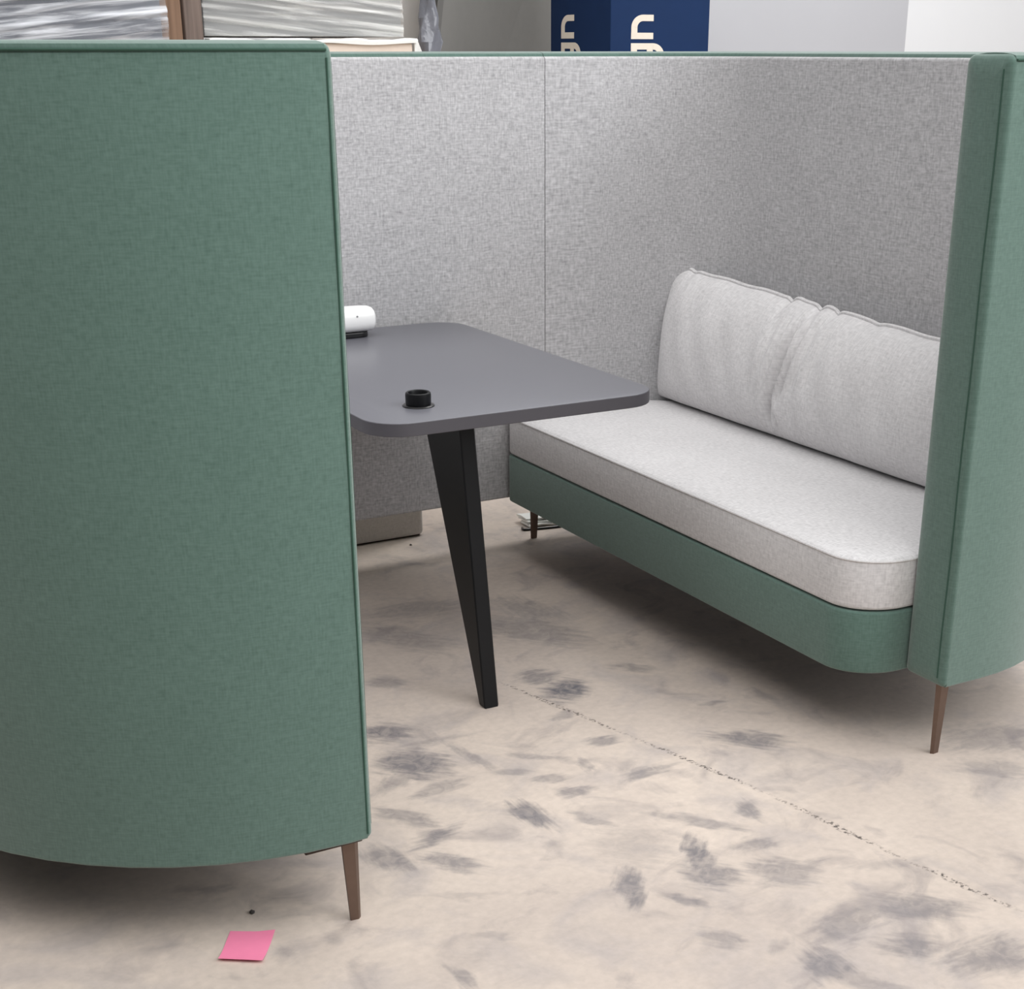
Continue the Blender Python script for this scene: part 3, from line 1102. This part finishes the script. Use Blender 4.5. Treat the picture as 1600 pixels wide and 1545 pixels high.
rings = [[(x, y, z) for x, y, z in fl], [(x + 0.006, y + 0.02, z) for x, y, z in fl]]
v, f = sweep(rings)
build('film_flap', v, f, M_WHITEFILM, a2, smooth=False)
a3 = thing('wrapped_load', 'light grey load in clear stretch film standing on the cream carton', 'wrapped load', (0.2, YB + 0.35, 1.463), 'film-wrapped loads behind the booth')
box('carton', -0.232, YB + 0.012, 1.4665, 0.603, YB + 0.70, 2.35, M_GREYWRAP, a3, 0.004)
film_sheet('stretch_film', -0.238, 0.608, 1.467, 2.355, YB + 0.006, 0.007, 11, -0.10, a3, M_FILM2, depth=0.69, lines=70, nz=200)

# 4 white board behind it
wb = box('white_board', 0.55, 4.90, 0.0, 1.14, 4.93, 2.4, M_WHITEBOARD, None, 0.003)
tag(wb, 'narrow strip of white board standing upright behind the grey wrapped load', 'board')

# 5 dark crumpled film bundle
rings = []
r = random.Random(4)
m_, n_ = 46, 22
prof_r = []
for i in range(m_ + 1):
    z = 0.0 + 2.3 * i / m_
    cx_, cy_ = 0.962 + 0.025 * (z - 1.4), 4.52
    ring = []
    for k in range(n_):
        a = 2 * pi * k / n_
        rr = 0.048 * (1 + 0.22 * sin(3 * a + z * 19) + 0.14 * sin(5 * a - z * 33 + 1))
        rr *= (0.85 + 0.2 * sin(z * 14.0 + 0.5))
        ring.append((cx_ + rr * cos(a), cy_ + rr * sin(a), z))
    rings.append(ring)
v, f = sweep(rings)
tag(build('film_roll', v, f, M_DARKFILM, None, angle=40), 'dark crumpled plastic film bundle standing beside the leaning grey board', 'film bundle')

# 6 large grey board leaning
gb = thing('grey_board', 'large dark grey fibreboard sheet leaning between the wrapped load and the blue carton', 'board', (1.6, 4.85, 0))
vsb = []
zb0, zb1 = 0.0, 2.4
rings = []
for yy in (4.66, 4.70):
    lx = lambda z: 1.055 + 0.148 * (z - 1.4)
    rings.append([(lx(0) + 0.0, yy, 0), (1.99, yy + 0.55, 0), (1.99 + 0.148 * 1.0, yy + 0.55, 2.4), (lx(2.4), yy, 2.4)])
v, f = sweep(rings)
build('sheet', v, f, M_BOARD, gb, smooth=False)
rings = []
for yy in (4.648, 4.70):
    rings.append([(lx(0) - .012, yy, 0), (lx(0) + 0.024, yy + .012, 0), (lx(2.4) + 0.024, yy + .012, 2.4), (lx(2.4) - .012, yy, 2.4)])
v, f = sweep(rings)
build('edge_strip', v, f, M_BOARDEDGE, gb, smooth=False)

# 7 blue carton with lettering on two sides
bx0, by0, bx1, by1 = 1.612, 4.0, 2.145, 4.54
bc = thing('carton', 'dark blue cardboard carton with cream lettering on two sides behind the screen', 'carton', ((bx0 + bx1) / 2, (by0 + by1) / 2, 0))
box('carton_body', bx0, by0, 0.0, bx1, by1, 2.1, M_BLUE, bc, 0.004)


def band(pts, wdt):
    """2D thick polyline -> list of quads (left/right points)"""
    out = []
    for i, p in enumerate(pts):
        a = Vector(pts[max(0, i - 1)]); b = Vector(pts[min(len(pts) - 1, i + 1)])
        t = (b - a).normalized()
        nrm = Vector((-t.y, t.x))
        out.append((Vector(p) + nrm * wdt / 2, Vector(p) - nrm * wdt / 2))
    return out


def arc2(cx, cy, r, a0, a1, n=12):
    return [(cx + r * cos(a0 + (a1 - a0) * i / n), cy + r * sin(a0 + (a1 - a0) * i / n)) for i in range(n + 1)]


# glyphs in their own frame: x = reading direction, y = up, x-height 1
GLYPH_N = [[(0.13, 0.0), (0.13, 1.0)], [(0.13, 0.55)] + arc2(0.54, 0.46, 0.41, pi * 0.92, 0, 14)[1:] + [(0.95, 0.0)]]
GLYPH_N = [[(0.14, 0.0), (0.14, 1.0)], [(0.14, 0.86), (0.50, 0.86)] + arc2(0.50, 0.46, 0.40, pi / 2, 0, 10) + [(0.90, 0.0)]]
GLYPH_G = [[(0.90, 1.0), (0.90, 0.0)] + arc2(0.52, 0.0, 0.38, 0, -pi / 2, 8) + [(0.12, -0.38)],
           [(0.90, 0.86), (0.5, 0.86)] + arc2(0.5, 0.5, 0.36, pi / 2, 1.5 * pi, 14) + [(0.90, 0.14)]]


def glyph(name, strokes, origin, along, up, nrm, sx, sy, parent):
    """origin = glyph origin; along/up = axes; raised 1 mm print"""
    o = Vector(origin); A = Vector(along); U = Vector(up); Nn = Vector(nrm)
    verts, faces = [], []
    for si, st in enumerate(strokes):
        bb = band(st, 0.27)
        base = len(verts)
        for l, r_ in bb:
            for q in (l, r_):
                for h in (0.0002, 0.0012 + 0.0003 * si):
                    verts.append(o + A * (q.x * sx) + U * (q.y * sy) + Nn * h)
        for i in range(len(bb) - 1):
            a = base + i * 4
            b = a + 4
            faces += [(a + 1, a + 3, b + 3, b + 1), (a, b, b + 2, a + 2), (a, a + 1, b + 1, b), (a + 2, b + 2, b + 3, a + 3)]
        faces += [(base, base + 2, base + 3, base + 1), (base + (len(bb) - 1) * 4, base + (len(bb) - 1) * 4 + 1, base + (len(bb) - 1) * 4 + 3, base + (len(bb) - 1) * 4 + 2)]
    return build(name, verts, faces, M_LETTER, parent, smooth=False)


# text reads upwards: along = +z, letter-up = towards the left of the face
sz = 0.098
zn = 1.4615
xr = 1.8385
glyph('letter_n', GLYPH_N, (xr, by0, zn), (0, 0, 1), (-1, 0, 0), (0, -1, 0), sz, 0.118, bc)
glyph('letter_g', GLYPH_G, (xr, by0, zn - 0.118), (0, 0, 1), (-1, 0, 0), (0, -1, 0), sz, 0.118, bc)
yl = 4.32
glyph('letter_n', GLYPH_N, (bx0, yl, zn + 0.004), (0, 0, 1), (0, 1, 0), (-1, 0, 0), sz, 0.118, bc)
glyph('letter_g', GLYPH_G, (bx0, yl, zn - 0.114), (0, 0, 1), (0, 1, 0), (-1, 0, 0), sz, 0.118, bc)

# 8 pale grey upright panel in front of the white wall
pp = box('partition', 2.60, 5.0, 0.0, 4.238, 5.06, 2.6, M_PANELWALL, None, 0.004)
tag(pp, 'pale grey smooth upright partition between the blue carton and the white wall', 'partition')
